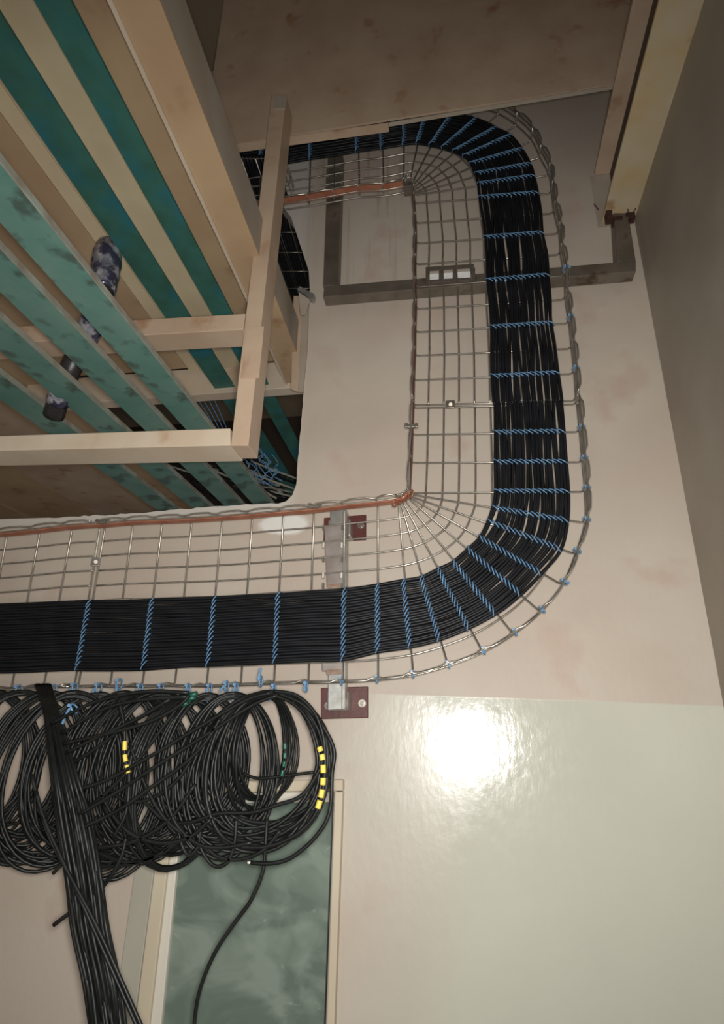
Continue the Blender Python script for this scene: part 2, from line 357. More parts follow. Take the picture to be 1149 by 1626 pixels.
# box beam parallel to the joists
xb0, xb1 = 313 + (690-313)*(300/822), 370 + (690-370)*(300/822)
root = empty('box_beam', jline(470, pJ, 1), label='large cream box beam running back through the wall opening beside the teal joists', cat='beam')
a, b = jline(xb0, pJ, -.3), jline(xb1, pJ, -.3); e = jline(xb1, pJ, Yc+.05) - b
prism('bottom_plate', [a, b, b+V((0,0,.006)), a+V((0,0,.006))], e, M['deck'], root)
nS = DJ.cross(V((0,0,1))); hb = (UP(401, 300, b, nS) - UP(370, 300, b, nS)); 
q1 = UP(370, 300, b, nS); q2 = UP(400, 300, b, nS); hb = q2.z - q1.z + (q1.y-q2.y)*DJ.z/DJ.y
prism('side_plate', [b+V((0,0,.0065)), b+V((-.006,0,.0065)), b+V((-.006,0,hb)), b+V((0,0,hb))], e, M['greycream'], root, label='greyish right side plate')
prism('side_plate', [a+V((0,0,.0065)), a+V((.006,0,.0065)), a+V((.006,0,hb)), a+V((0,0,hb))], e, M['cream'], root)
# cover strip down the left edge of the beam
prism('cover_strip', [a+V((-.004,0,-.008)), a+V((.006,0,-.008)), a+V((.006,0,-.0005)), a+V((-.004,0,-.0005))], e, M['cream_light'], root, label='thin pale cover strip')
# cross beam that ends the deck
cb = [UP(60, 632, pJ, nP), UP(520, 608, pJ, nP)]
ycb = Yc+.025
prism('cross_beam', [V((cb[0].x-.1, ycb, zJ+.02)), V((cb[1].x+.1, ycb, zJ+.02)), V((cb[1].x+.1, ycb, zJ+.16)), V((cb[0].x-.1, ycb, zJ+.16))], V((0,.06,0)), M['cream_light'], None, .003, label='cream cross beam behind the wall opening over the dark gap', cat='beam')
# upright just behind the opening with clip
root = empty('upright_angle', U(478, 615, W+.1), label='cream upright angle just inside the right edge of the wall opening', cat='upright')
prism('flange', wq((466,470),(480,470),(473,622),(462,618), W+.12), V((0,.005,0)), M['cream'], root)
prism('flange', wq((480.3,462),(493,462),(485,622),(473.3,622), W+.115), V((0,.005,0)), M['greycream'], root, label='flange with its shade painted grey')  # grey-cream colour stands in for the shadow on this strip
prism('end_clip', [U(471,459,W-.03), U(476,454,W-.03), U(499,467,W-.03), U(497,475,W-.03), U(492,474,W-.03), U(478,463,W-.03)], V((0,.025,0)), M['galv'], root, .001, label='galvanised clip')
prism('gusset', [U(474,464,W-.028), U(492,476,W-.028), U(484,500,W-.028), U(477,500,W-.028)], V((0,.004,0)), M['greycream'], root)

# hanging cream frame
fr = empty('hanging_frame', U(390, 706, F), label='cream painted steel hanging frame of post and two rails with chipped edges', cat='frame')
Ff = F
bar('post', ((431,150),(454,150),(394,707.5),(366,707.5)), Ff, .085, M['cream'], fr, .002)
bar('rail', ((-60,694),(365.5,680),(365.5,707),(-60,717)), Ff+.001, .105, M['cream_light'], fr, .002, label='lower rail, paler and chipped')
bar('rail', ((-60,523),(389.5,498),(386,523),(-60,549)), Ff+.001, .085, M['cream'], fr, .002)
bar('splice_plate', ((391,518),(419,518),(411,600),(381.5,600)), Ff-.004, .0038, M['cream'], fr, .001)
bar('hanger_bracket', ((436,152),(456,152),(452,172),(434,172)), Ff-.006, .0055, M['greycream'], fr, .001)

# main cross girder at the top
gd = empty('girder', U(600, 190, F+.09), label='long tan painted girder crossing the top of the picture above the cable tray', cat='girder')
YG = F+.090
zt = 3.049
def gq(x0, y0, x1, y1, zt):
    a, b = U(x0, y0, YG), U(x1, y1, YG); return [a, b, V((b.x, YG, zt)), V((a.x, YG, zt))]
prism('web', gq(320, 236, 1160, 104, zt), V((0, .008, 0)), M['cream'], gd)
prism('bottom_flange', [U(320,236.5,YG), U(616,195.5,YG), U(616,194.3,YG), U(320,235,YG)], V((0,.034,0)), M['cream'], gd)
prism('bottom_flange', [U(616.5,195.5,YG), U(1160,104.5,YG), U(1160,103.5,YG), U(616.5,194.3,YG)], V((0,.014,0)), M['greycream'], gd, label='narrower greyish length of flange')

# beam along the right wall
zB = U(985, 352, W).z; xl, xr = U(954, 352, W).x, U(1017, 352, W).x
rb = empty('ceiling_beam', (xl, 1.2, zB), label='mottled yellowish beam running towards the viewer along the right wall', cat='beam')
def bx(name, x0, x1, y0, y1, z0, z1, mt, par, bevel=0.002, **kw): return prism(name, [V((x0,y0,z0)), V((x1,y0,z0)), V((x1,y0,z1)), V((x0,y0,z1))], V((0,y1-y0,0)), mt, par, bevel, **kw)
M['mottle'] = mat('mottled_cream', (0.50, 0.37, 0.20), 0.5, col2=(0.52, 0.46, 0.34), scale=5, bump=0.3, bscale=20, stains=(0.34, 0.21, 0.11), sscale=7, slim=(.6,.7))
bx('bottom_flange', xl, xr, -.2, W-.003, zB, zB+.012, M['mottle'], rb)
bx('web', (xl+xr)/2-.012, (xl+xr)/2+.012, -.2, W-.003, zB+.0125, zB+.24, M['web_shade'], rb)
bx('top_flange', xl, xr, -.2, W-.003, zB+.2405, zB+.255, M['cream'], rb)
bx('end_plate', xl-.015, xr+.01, W-.0028, W-.0002, zB-.02, zB+.24, M['greycream'], rb)
prism('upper_ceiling_1', [V((-5, -3, 3.05)), V((XR, -3, 3.05)), V((XR, 5.2, 3.05)), V((-5, 5.2, 3.05))], V((0,0,.05)), M['deckup'], None, kind='structure')  # upper ceiling plane over the girder and the right beam

# ------------------------------------------------------------ square tube support frame behind the tray
tf = empty('tube_support_frame', U(760, 462, D+.03), label='bare brown steel square tube frame fixed to the wall behind the upright cable tray', cat='frame')
YT = D+.012
def tq(name, a, b, c, d, dep=.05, **kw): return prism(name, wq(a, b, c, d, YT), V((0, dep, 0)), M['tubesteel'], tf, .002, **kw)
tq('cross_tube', (515,454.5),(1009,414),(1009,431),(513,471.5))
tq('upright_tube', (521,240),(543,240),(536,453),(513,454.5))
tq('upright_tube', (974,338),(997,338),(1009,413.5),(979,416))
m = MB()
random.seed(3)
c0 = U(984, 345, YT-.004)
for k in range(26):
    an = random.uniform(0, 6.28); rr = random.uniform(.012, .034)
    p = c0 + V((math.cos(an)*rr*1.2, random.uniform(0,.03), math.sin(an)*rr*.5+.006))
    m.box(p, random.uniform(.006,.02), .004, random.uniform(.006,.02), V((math.cos(an),0,math.sin(an))), V((0,1,0)), V((-math.sin(an),0,math.cos(an))))
m.box(U(966,345,YT), .02, .03, .035); m.box(U(1003,346,YT), .014, .03, .022)
m.build('burnt_weld', M['burnt'], tf, label='charred dark red weld at the tube top')
for a, b in (((997,350),(1009,331)), ((996,332),(1001,345)), ((943,324),(950,333))):
    tube('weld_wire', [U(*a, YT-.01), U(*b, YT-.02)], .0016, M['burnt'], tf)

# ------------------------------------------------------------ wall bracket of the lower run
br = empty('wall_bracket', U(540, 1120, W), label='galvanised channel bracket on two dark red plates behind the lower cable tray', cat='bracket')
def plate(q, Y, dep, name='wall_plate', mt='red', **kw): return bar(name, q, Y, dep, M[mt], br, .002, **kw)
plate(((514,822),(581,817),(581,857),(513,861)), W-.008, .0078, label='dark red upper wall plate')
plate(((509,1092),(584,1090),(584,1140),(509,1142)), W-.008, .0078, label='dark red lower wall plate')
plate(((524,811),(550,808),(547,1126),(520,1128)), D+.055, .006, 'channel_web', 'galv')
plate(((543.5,811),(550,809),(547.5,1126),(542,1127)), D+.012, .0425, 'channel_side', 'galv')
bar('foot_block', ((519,1098),(553,1097),(552,1127),(519,1128)), D+.062, W-.009-D-.062, M['galv'], br, .003)
bar('foot_block', ((521,826),(556,824),(556,850),(521,852)), D+.062, W-.009-D-.062, M['galv'], br, .003)
plate(((514,834),(546,831),(544,930),(519,933)), D+.0145, .004, 'slotted_rail', 'railgrey', label='slotted rail that grips the tray wires')
plate(((511,1050),(546,1048),(545,1064),(511,1066)), D+.0145, .004, 'slotted_rail', 'railgrey', label='lower end of the slotted rail')
plate(((520,928),(544,926),(543,933),(523,935)), D+.0125, .0018, 'rail_end', 'rust', label='rusty cut end of the rail')
plate(((517,1064),(545,1062),(544,1070),(519,1072)), D+.0125, .0018, 'rail_end', 'rust', label='rusty cut end of the lower rail')
for i, y in enumerate((838, 866, 888, 914, 930)):
    for x in (514, 543):
        m = MB(); c = U(x-(y-838)*.01, y, D-.004); m.box(c, .005, .008, .016); m.build('wire_clip', M['framewhite'] if i % 2 else M['wire'], br)
def bolt(x, y, Y, par, r=.009):
    m = MB(); c = U(x, y, Y); m.tube([c, c+V((0,-.003,0))], r*1.25, 14); m.tube([c+V((0,-.003,0)), c+V((0,-.011,0))], r*.8, 6); m.tube([c+V((0,-.011,0)), c+V((0,-.018,0))], r*.42, 8)
    m.build('bolt', M['wire'], par)
bolt(521, 1121, W-.0085, br); bolt(575, 1117, W-.0085, br); bolt(573, 835, W-.0085, br); bolt(522, 850, W-.0085, br)
# clip plate of the upper crossing
uc = empty('tray_clip_plate', U(715, 435, D+.01), label='small slotted steel clip plate holding the upright tray to the square tube', cat='clip')
for q in (((676,424),(752,419),(752,424.5),(676,430)), ((676,430),(681,429.7),(681,443),(676,444)), ((697,428.5),(702,428.2),(702,442),(697,442.5)), ((719,427),(724,426.6),(724,441),(719,441.5)), ((747,425),(754,424.5),(754,440),(747,440.5)), ((676,444.5),(754,439.8),(754,444),(676,449))):
    prism('plate', wq(*q, D+.0075), V((0,.003,0)), M['tubesteel'], uc, .0005)
for q in (((681.5,431),(696.5,430),(696.5,443),(681.5,444)), ((702.5,429.5),(718.5,428.5),(718.5,441.5),(702.5,442.5)), ((724.5,428),(746.5,426.5),(746.5,440),(724.5,441))):
    prism('flash_glint_tab', wq((q[0][0],q[0][1]+4),(q[1][0],q[1][1]+4),q[2],q[3], D+.009), V((0,.002,0)), M['tab'], uc, .0005, label='bent tab with the flash reflection painted white')

# ============================================================ WIRE MESH TRAY
# each station: inner end, outer end of the cross wire (pixels); tied?; segment; band inner/outer edge
S = []
def st(i, o, tied, seg, bi, bo): S.append(dict(i=V((*i,0)), o=V((*o,0)), t=tied, s=seg, bi=V((*bi,0)), bo=V((*bo,0))))
st((-41,855),(-85,1095),0,0,(-63,960),(-78,1071)); st((11,852),(-33,1094),1,0,(-11,959),(-26,1070)); st((63,847),(19,1092),0,0,(42,957),(26,1069))
st((114.6,841),(70,1089),0,0,(94,955),(74,1067)); 
st((159,838),(119,1088),0,0,(142,953),(122,1065))
st((167,838),(125,1088),1,1,(144,953),(124,1065)); st((211.5,834),(175.5,1087),0,1,(194,953),(178,1065)); st((257.6,832),(226.6,1087),1,1,(243,951),(229,1064))
st((304.6,830),(278,1086),0,1,(292,949.5),(281,1061)); st((353,827),(328.5,1087),1,1,(342,947.5),(331,1059)); st((400.5,823.5),(382.7,1085),0,1,(392.5,944),(384,1056.5))
st((450,819),(435.4,1082.5),1,1,(442.5,941),(437,1054)); st((498.5,815),(490,1081),0,1,(494.3,937),(491,1051.5)); st((546.8,809),(545,1080),1,1,(546.8,934),(545,1050))
st((600,803.5),(600.5,1076.6),1,1,(599,927),(600,1037.5)); st((632.7,799),(656,1069),1,1,(640,919.5),(651,1030)); st((636,799),(710.6,1054),1,1,(667.5,914.5),(698,1019))
st((640,798),(765,1032.6),1,1,(693.7,902),(745,1001)); st((644.7,796),(813,1004.4),1,1,(717.6,891),(787,977)); st((650,792.6),(855.6,969.5),1,1,(740,871),(827,945.6))
st((651,790),(889.3,927),1,1,(758.7,853),(860,912)); st((652,788),(910,879),1,1,(773,828),(891.5,874)); st((652.5,785),(925,830),1,1,(780.5,807),(903,828))
st((652.3,783),(925,781),1,1,(785,781),(903.5,781)); st((655,735),(921,734),1,1,(784.6,735),(900,734)); st((656.5,690.6),(917,686),1,1,(783,688),(897,686))
st((658,648),(912.7,642),0,1,(782,644),(893,640)); st((658,643.5),(911,636.6),0,2,(781,638),(892.5,635)); st((659,603.8),(908.5,593.7),1,2,(779,599),(887.6,593))
st((660.6,565),(904.3,554),0,2,(777.6,560),(885,554)); st((661,527.7),(900,513.8),1,2,(777,521),(879,514)); st((662,490.7),(894.6,476),0,2,(775,484),(876.5,476))
st((661,455.6),(893,438),1,2,(771.5,447),(871.5,438)); st((661,420),(887,404.7),0,2,(770,413),(869,405)); st((662,386.6),(884.6,371.5),1,2,(768,379),(862.5,371))
st((661,354.5),(877,339),0,2,(765,347),(860,340)); st((658.7,323),(873,307.5),1,2,(760.5,315.5),(854.6,308)); st((658.7,310),(869,279),1,2,(758,294),(849,281))
st((658.5,308),(855,251),1,2,(754,278),(844,262)); st((658,306),(842,224),1,2,(746,262),(830,238)); st((656,303),(818,200),1,2,(736,250),(812,216))
st((655,300),(790,182),1,2,(720,242),(788,204)); st((653,298),(757,172),1,2,(703,236),(757,189)); st((651,297),(719,164),1,2,(683.5,232),(719,180))
st((648,298),(679,157),1,2,(662.6,229),(679,172)); st((641,303),(642,153),1,2,(641.7,231),(642,170)); st((609.5,309),(606,160),1,2,(606,237),(604,174))
st((571,311),(568,167),1,2,(567,242),(566,181)); st((531,318),(531,174),0,2,(531,248),(531,188)); st((491,325),(495,180),1,2,(493,253),(493,195))
st((450,331),(457,186),0,2,(452,260),(457,202)); st((410,337),(419,193),1,2,(413,267),(419,209)); st((370,343),(381,200),0,2,(374,274),(381,216))
st((328,349),(343,207),1,2,(335,281),(343,223))
FR = [.09, .19, .288, .387, .485, .58, .68, .785, .9]
RW = .0025; HS = .055
segname = ['short wire mesh tray length at the left edge, left of the double-wire joint',
           'long wire mesh tray with the lower curved bend beside the wall bracket',
           'dim wire mesh tray with the upper curved bend under the girder']
segs = [empty('cable_tray', U(*p, D), label=l, cat='cable tray', group='wire mesh cable tray lengths') for p, l in zip(((20,970),(600,940),(760,450)), segname)]
def pxw(p, Y=D): return U(p.x, p.y, Y)
for s in S:
    a, b = pxw(s['i']), pxw(s['o']); s['wi'], s['wo'] = a, b
    dirn = (a-b).normalized(); s['d'] = dirn
    up = V((0,-1,0)); r0 = .006
    P = [a+dirn*.002+up*HS, a+dirn*.002+up*.012, a+dirn*0+up*.006, a-dirn*.006, b+dirn*.006, b+up*.006, b-dirn*.002+up*.012, b-dirn*.002+up*HS]
    tube('cross_wire', P, RW, M['wire'], segs[s['s']], 6)
def fanvec(p): return p
for k in range(3):
    ss = [s for s in S if s['s'] == k]
    def long(name, fn, r=RW, n=6, sub=4):
        P = cr([fn(s) for s in ss], sub); tube(name, P, r, M['wire'], segs[k], n)
    for f in FR: long('length_wire', lambda s: lerp(s['wi'], s['wo'], f) + V((0, RW*1.9, 0)))
    for sgn, key in ((1, 'wi'), (-1, 'wo')):
        long('rail_wire', lambda s: s[key] + s['d']*(sgn*.006) + V((0, .001, 0)))
        long('rail_wire', lambda s: s[key] + s['d']*(sgn*.0065) + V((0, -.027, 0)), .0026)
        if sgn < 0: long('rail_wire', lambda s: s[key] + s['d']*(sgn*.0068) + V((0, -.045, 0)), .0026)
        # wavy top wire: a flat-topped bump between every two cross wires
        P = []
        for i in range(len(ss)-1):
            a, b = ss[i], ss[i+1]
            for t, hgt in ((0, 0), (.12, .2), (.25, 1), (.5, 1.12), (.75, 1), (.88, .2)):
                p = lerp(a[key], b[key], t); dd = lerp(a['d'], b['d'], t).normalized()
                sc_ = min(1, (a[key]-b[key]).length/.06)
                P.append(p + dd*(sgn*(.004+(.007 if sgn < 0 else .003)*hgt*sc_)) + V((0, -HS-.004*hgt, 0)))
        P.append(ss[-1][key] + ss[-1]['d']*(sgn*.004) + V((0, -HS, 0)))
        tube('wavy_top_wire', P, RW, M['wire'], segs[k], 6)
uc2 = empty('tray_clip_plate', U(533, 283, D+.01), label='small slotted steel clip plate holding the top tray to the left upright tube', cat='clip')
for q in (((519,262),(523,262),(521,302),(517,302)), ((541,262),(545,262),(543,300),(539,300)), ((523.3,262),(540.7,262),(540.7,266),(523.3,266)), ((531,266.5),(534,266.5),(533,296),(530,296)), ((521.5,297),(538.5,296.5),(538.5,301),(521.5,301))):
    prism('plate', wq(*q, D+.0075), V((0,.003,0)), M['wire'], uc2, .0003)
# couplings between the tray lengths
def coupling(x, y, label, mt='galv'):
    c = empty('coupling_clamp', U(x, y, D-.006), label=label, cat='clamp', group='square coupling clamps')
    m = MB(); m.box(U(x, y, D-.0062), .028, .005, .028); m.build('washer', M[mt], c, .002)
    m = MB(); m.tube([U(x, y, D-.009), U(x, y, D-.015)], .0065, 6); m.build('nut', M['darkwire'], c)
    m = MB(); m.tube([U(x, y, D-.015), U(x, y, D-.020)], .003, 8); m.build('stud', M['darkwire'], c)
coupling(152, 892, 'square bolted clamp on the double wire near the left photo edge')
coupling(715, 642, 'square bolted clamp on the double wire of the upright tray', 'tubesteel')
def edgeclip(x, y, label, mt='darkwire', Y=D-.05):
    c = empty('edge_clip', U(x, y, Y), label=label, cat='clip')
    m = MB(); m.box(U(x, y, Y), .024, .012, .012); m.build('clip_body', M[mt], c, .002)
    for dx in (-8, 8):
        m = MB(); m.box(U(x+dx, y-1, Y-.002), .009, .010, .014); m.build('clip_jaw', M['wire'], c, .001)
edgeclip(163, 829, 'dark clip joining the inner rails above the left double wire')
edgeclip(500, 804, 'rusty clip on the copper strap left of the bracket')
edgeclip(653, 677, 'steel clip on the inner rail below the upright joint')
tube('joint_plate', [U(649.5, 776, D-.04), U(650, 720, D-.04), U(653, 678, D-.04), U(654, 645, D-.04), U(654.5,636, D-.04)], .003, M['galv'], None, 4, r2=.016, flat=V((1,0,0)), label='grey splice strip along the inner rail under the upright joint', cat='strip')

# copper earth strap: one continuous flat bar standing inside the inner rail
P = []
for s in S[:-1]:
    P.append(s['wi'] - s['d']*.004 + V((0, -.028, 0)))
iv = [i for i, s in enumerate(S) if s['t'] is not None]
k0, k1 = 15, 23
Pa = P[:k0+1] + [lerp(P[k0], P[k1], .5)] + [P[k1]] if False else P
def strap(name, pts, mt, label, wy=.021): 
    Q = cr(pts, 3); m = MB(); m.tube(Q, wy, 4, r2=.0022, flat=V((0,1,0))); 
    return m.build(name, mt, None, label=label, cat='earth strap')
c1 = [s['wi'] - s['d']*.004 + V((0, -.028, 0)) for s in S[:16]] + [U(642, 793, D-.03), U(650, 783, D-.03)]
strap('copper_strap', c1, M['copper'], 'copper earth strap along the inner rail of the lower cable tray')
c2 = [U(650.5, 781, D-.03)] + [s['wi'] + s['d']*.0005 + V((0, -.03, 0)) for s in S[24:37]] + [U(655, 302, D-.03)]
strap('copper_strap', c2, M['darkcopper'], 'dark thin copper strap up the inner rail of the upright tray')
c3 = [s['wi'] - s['d']*.004 + V((0, -.028, 0)) for s in S[45:]]
strap('copper_strap', c3, M['copper'], 'orange copper strap along the inner rail of the top tray run')
# copper wire binding at the inner corner
m = MB()
for k in range(5):
    c = lerp(U(627, 799, D-.03), U(652, 784, D-.03), k/4)
    m.tube([c + V((math.cos(t)*.006+math.sin(t)*.002, math.sin(t)*.018, math.cos(t)*.010)) for t in [i*.524 for i in range(13)]], .0025, 5)
m.build('copper_binding', M['copper'], None, label='copper wire binding at the inner corner of the lower bend', cat='binding')
m = MB(); m.box(U(648, 300, D-.03), .032, .045, .022); m.build('strap_joint', M['tubesteel'], None, .003, label='dark strap joint block at the inner corner of the top bend', cat='joint')

# ============================================================ CABLE BAND
NC = 26
CR = .0051
YB = D - RW - CR - .001
SUB = 6
bi = cr([s['bi'] for s in S], SUB); bo = cr([s['bo'] for s in S], SUB)
npt = len(bi)
def vmask(j):     # looser in the upright run and bend
    k = j/SUB
    return .30 + .48*max(0, min(1, (k-15)/4))*max(0, min(1, (44-k)/6))
random.seed(11)
for i in range(NC):
    f0 = (i+.5)/NC; ph = [random.uniform(0, 6.28) for _ in range(4)]; fr_ = [random.uniform(.25, .5), random.uniform(.6, 1.1), random.uniform(1.2, 1.9)]
    P = []
    for j in range(npt):
        k = j/SUB
        a = (math.sin(k*fr_[0]+ph[0])*.5 + math.sin(k*fr_[1]+ph[1])*.45 + math.sin(k*fr_[2]+ph[2])*.35)*vmask(j)/NC
        p = lerp(bi[j], bo[j], min(1-.3/NC, max(.3/NC, f0 + a*.75)))
        q = U(p.x, p.y, YB)
        P.append(q + V((0, -.0022*(i % 2) - .0012*math.sin(k*.8+ph[3]), 0)))
    tube('black_cable', P, CR, M['cable'], None, 6, label=('innermost' if i == 0 else 'outermost' if i == NC-1 else ordn[i]) + ' black cable of the flat band, counted from its inner edge', cat='cable', group='parallel black cables of the band on the tray')

# ------------------------------------------------------------ blue lacing across the band
cnt = {}
names = {0: 'left of the left joint', 1: '', 2: ''}
def place(i):
    if i < 14: return 'level cable band', 'from the left'
    if i < 23: return 'lower bend of the band', 'up from the bracket'
    if i < 37: return 'upright cable band', 'up from the lower bend'
    if i < 46: return 'upper bend of the band', 'from the upright run'
    return 'top cable band', 'leftwards from the bend'
for i, s in enumerate(S):
    if not s['t']: continue
    a, b = s['bi'], s['bo']; prev, nxt = S[max(0,i-1)], S[min(len(S)-1,i+1)]
    A, B = U(a.x, a.y, YB), U(b.x, b.y, YB)
    cd = (U(*((nxt['bi']+nxt['bo'])/2).to_2d(), YB) - U(*((prev['bi']+prev['bo'])/2).to_2d(), YB)).normalized()
    K = 13 if i < 37 else 14
    p = 1/(K+.4); yf, yb = -CR-.0072, CR+.0035; am = .0065
    P = []
    random.seed(100+i)
    ax = (B-A)
    for k in range(K):
        s0 = max(-.01, (k-.3)*p); s1 = min(1.01, (k+1.4)*p); j = random.uniform(.8, 1.25)
        P += [A+ax*s0 + cd*am*j*.8 + V((0, yb*.6, 0)), A+ax*(s0+.1*p) + cd*am*j + V((0, yf*.8, 0)), A+ax*((s0+s1)/2) + V((0, yf-.001, 0)), A+ax*(s1-.1*p) - cd*am*j + V((0, yf*.8, 0)), A+ax*s1 - cd*am*j*.8 + V((0, yb*.6, 0))]
    wh, how = place(i); cnt[wh] = cnt.get(wh, 0)+1
    tube('blue_lacing', P, .0018, M['blue'], None, 5, label=f'blue lacing across the {wh}, {ordn[cnt[wh]-1]} {how}', cat='lacing', group='blue lacings across the cable band')
# small blue ties at the outer rail of the bend and upright
def tie(c, dirn, label, tail=None, r=.008, ht=.05, group='blue ties round the outer rail'):
    t_ = empty('cable_tie', c, label=label, cat='cable tie', group=group)
    n = V((0,1,0)); w_ = dirn.cross(n).normalized()
    m = MB(); Q = [c + w_*(math.cos(t)*r) + n*(math.sin(t)*.014) for t in [k*.6283 for k in range(11)]]
    m.tube(Q, .0024, 6, cap=False); m.build('loop', M['blue'], t_)
    m = MB(); m.box(c + w_*r*.6 + V((0,-.016,0)), .008, .006, .007); m.build('head', M['blue'], t_)
    if tail:
        m = MB(); m.tube([c + V((0,-.018,0)), c + V((0,-.021,0)) + tail*.5, c + V((0,-.017,0)) + tail], .0022, 4, r2=.0035); m.build('tail', M['blue'], t_)
ti = [i for i in range(12, 33) if S[i]['t']] ; kk = 0
for i in ti:
    s = S[i]; dirn = (S[i+1]['wo']-S[i-1]['wo']).normalized()
    nm = ordn[kk]; kk += 1
    tie(s['wo'] + V((0,-.03,0)) - s['d']*.006, dirn, f'small blue tie on the outer rail, {nm} counting from the bracket', r=.010, tail=V((random.uniform(-.01,.012),0,random.uniform(-.014,.004))))

# ============================================================ HANGING COILS
random.seed(21)
def coil(x, y, Y, yaw, rx, rz, turns, label, lean=0, spread=1, r=.0044, tails=(), cx=0, marks=None):
    root = empty('cable_coil', U(x, y, Y), label=label, cat='cable coil', group='black cable coils hung under the tray')
    T = U(x, y, Y); a0 = math.radians(yaw); c, s_ = math.cos(math.radians(yaw)), math.sin(math.radians(yaw))
    pr = []
    for k in range(turns+1):
        pr.append((rx*random.uniform(.74, 1.10), rz*.81*random.uniform(.84, 1.12), random.uniform(-.016,.016)*spread, random.uniform(-.02,.02)*spread, random.uniform(-.012,.004), random.uniform(-.03,.03)*spread, math.radians(random.uniform(-12,12)*(1 if yaw > 20 else .5))))
    P = []; n = 36
    for k in range(turns):
        for j in range(n):
            t = j/n; th = 2*math.pi*t
            e = [lerp(pr[k][q], pr[k+1][q], t) for q in range(7)]
            bot = (1-math.cos(th))/2
            lx = cx*bot + e[0]*math.sin(th)*(1 - .06*math.cos(th)) + e[2]*bot*2 + lean*bot
            lz = -e[1]*(1-math.cos(th)) + e[4]
            ly = e[3]*bot*1.2 + e[5]*math.sin(th)*.6
            P.append(T + V((lx*math.cos(a0+e[6]) - ly*math.sin(a0+e[6]), (lx*math.sin(a0+e[6]) + ly*math.cos(a0+e[6]))*.7, lz)))
    tube('cable_loops', P, r, M['cable2'], root, 6)
    return root, P
bigw = 'under the tray'
CO = [(-10, 1098, 1.60, 35, .16, .235, 9, 'black coil hanging outermost at the left behind the falling cables'),
      (40, 1098, 1.62, 30, .16, .235, 9, 'black coil hanging left of the falling cables'),
      (84, 1099, 1.62, 50, .16, .240, 10, 'black coil directly behind the falling cables'),
      (120, 1100, 1.58, 35, .17, .250, 8, 'black coil hung from the tie nearest right of the falling cables'),
      (157, 1101, 1.62, 52, .17, .235, 9, 'black coil second to the right of the falling cables'),
      (200, 1100, 1.58, 32, .16, .248, 8, 'black coil carrying yellow marker sleeves left of the middle'),
      (226, 1102, 1.60, 58, .18, .235, 9, 'black coil third to the right of the falling cables, nearly edge-on'),
      (257, 1101, 1.61, 42, .17, .238, 9, 'black coil left of the green taped coil'),
      (299, 1103, 1.57, 60, .17, .228, 9, 'black coil with green tape around its top'),
      (332, 1104, 1.60, 35, .12, .200, 9, 'black coil with a long blue tie, left of the largest coils'),
      (372, 1102, 1.60, 25, .120, .215, 10, 'large black coil behind and left of the front coil'),
      (424, 1100, 1.63, 68, .14, .165, 8, 'narrow black coil with a green marker inside the front coil')]
for x, y, Y, yaw, rx, rz, n, l in CO: coil(x, y, Y, yaw, rx, rz, n, l, spread=1.0)
fc, FP = coil(430, 1099, 1.52, 8, .158, .196, 13, 'largest front black coil at the right with six yellow marker sleeves', spread=1.3, cx=-.022)
def wpath(pts, Y, sub=6, jit=0):
    Q = []
    for k, p in enumerate(pts):
        yy = Y[k] if isinstance(Y, (list, tuple)) else Y
        Q.append(U(p[0]+random.uniform(-jit,jit), p[1]+random.uniform(-jit,jit), yy))
    return cr(Q, sub)
# the outermost turn of the front coil, with the sleeves on it
ot = [(434,1097),(470,1104),(498,1130),(512,1165),(516,1200),(515,1235),(508,1275),(492,1305),(462,1330),(420,1345),(375,1342),(345,1318),(328,1270),(330,1210),(350,1150),(390,1110),(434,1098)]
P = wpath(ot, 1.470); tube('outer_loop', P, .0046, M['cable2'], fc, 8)
ot2 = [(440,1100),(480,1118),(510,1150),(530,1190),(527,1230),(523,1290),(500,1330),(462,1362),(430,1371),(398,1370)]
tube('loose_end', wpath(ot2, 1.478), .0046, M['cable2'], fc, 8)
m = MB(); m.tube([U(398,1370,1.478), U(393,1369.5,1.478)], .0028, 8); m.build('bare_tip', M['framewhite'], fc, label='pale stripped cable tip')
def sleeves(path, par, n, lo, hi, mt, r=.0066):
    # path: list of points, lo..hi pixel rows
    pts = cr([U(*p, Y) for *p, Y in path], 12); L_ = len(pts)
    for k in range(n):
        a = int(L_*(k/n)); b = max(a+2, int(L_*((k+.66)/n)))
        tube('marker_sleeve', pts[a:b+1], r, mt, par, 8)
sleeves([(507,1186,1.466),(512,1205,1.466),(513,1235,1.466),(510,1262,1.466),(503,1288,1.466)], fc, 6, 0, 0, M['yellow'])
for c in [o for o in scene.objects if o.get('label') == CO[5][7]]: sleeves([(198,1177,1.42),(198,1198,1.42),(201,1215,1.42),(205,1234,1.42)], c, 3, 0, 0, M['yellow'], .0052); tube('marked_turn', wpath([(188,1110),(196,1145),(198,1177),(198,1198),(201,1215),(205,1234),(200,1290),(180,1330)], 1.425), .0044, M['cable2'], c, 6)
for c in [o for o in scene.objects if o.get('label') == CO[11][7]]: sleeves([(452,1180,1.505),(452,1200,1.505),(450,1218,1.505),(446,1238,1.505)], c, 4, 0, 0, M['green_tape'], .0046)
# green tape round a coil top
gt = [o for o in scene.objects if o.get('label') == CO[8][7]][0]
m = MB()
for x, y in ((292,1106),(303,1109),(292,1118),(306,1103)):
    c = U(x, y, 1.50); m.tube([c-V((.012,0,.003)), c+V((.011,0,.003))], .0062, 8)
m.build('green_tape', M['green_tape'], gt, label='bright green tape')

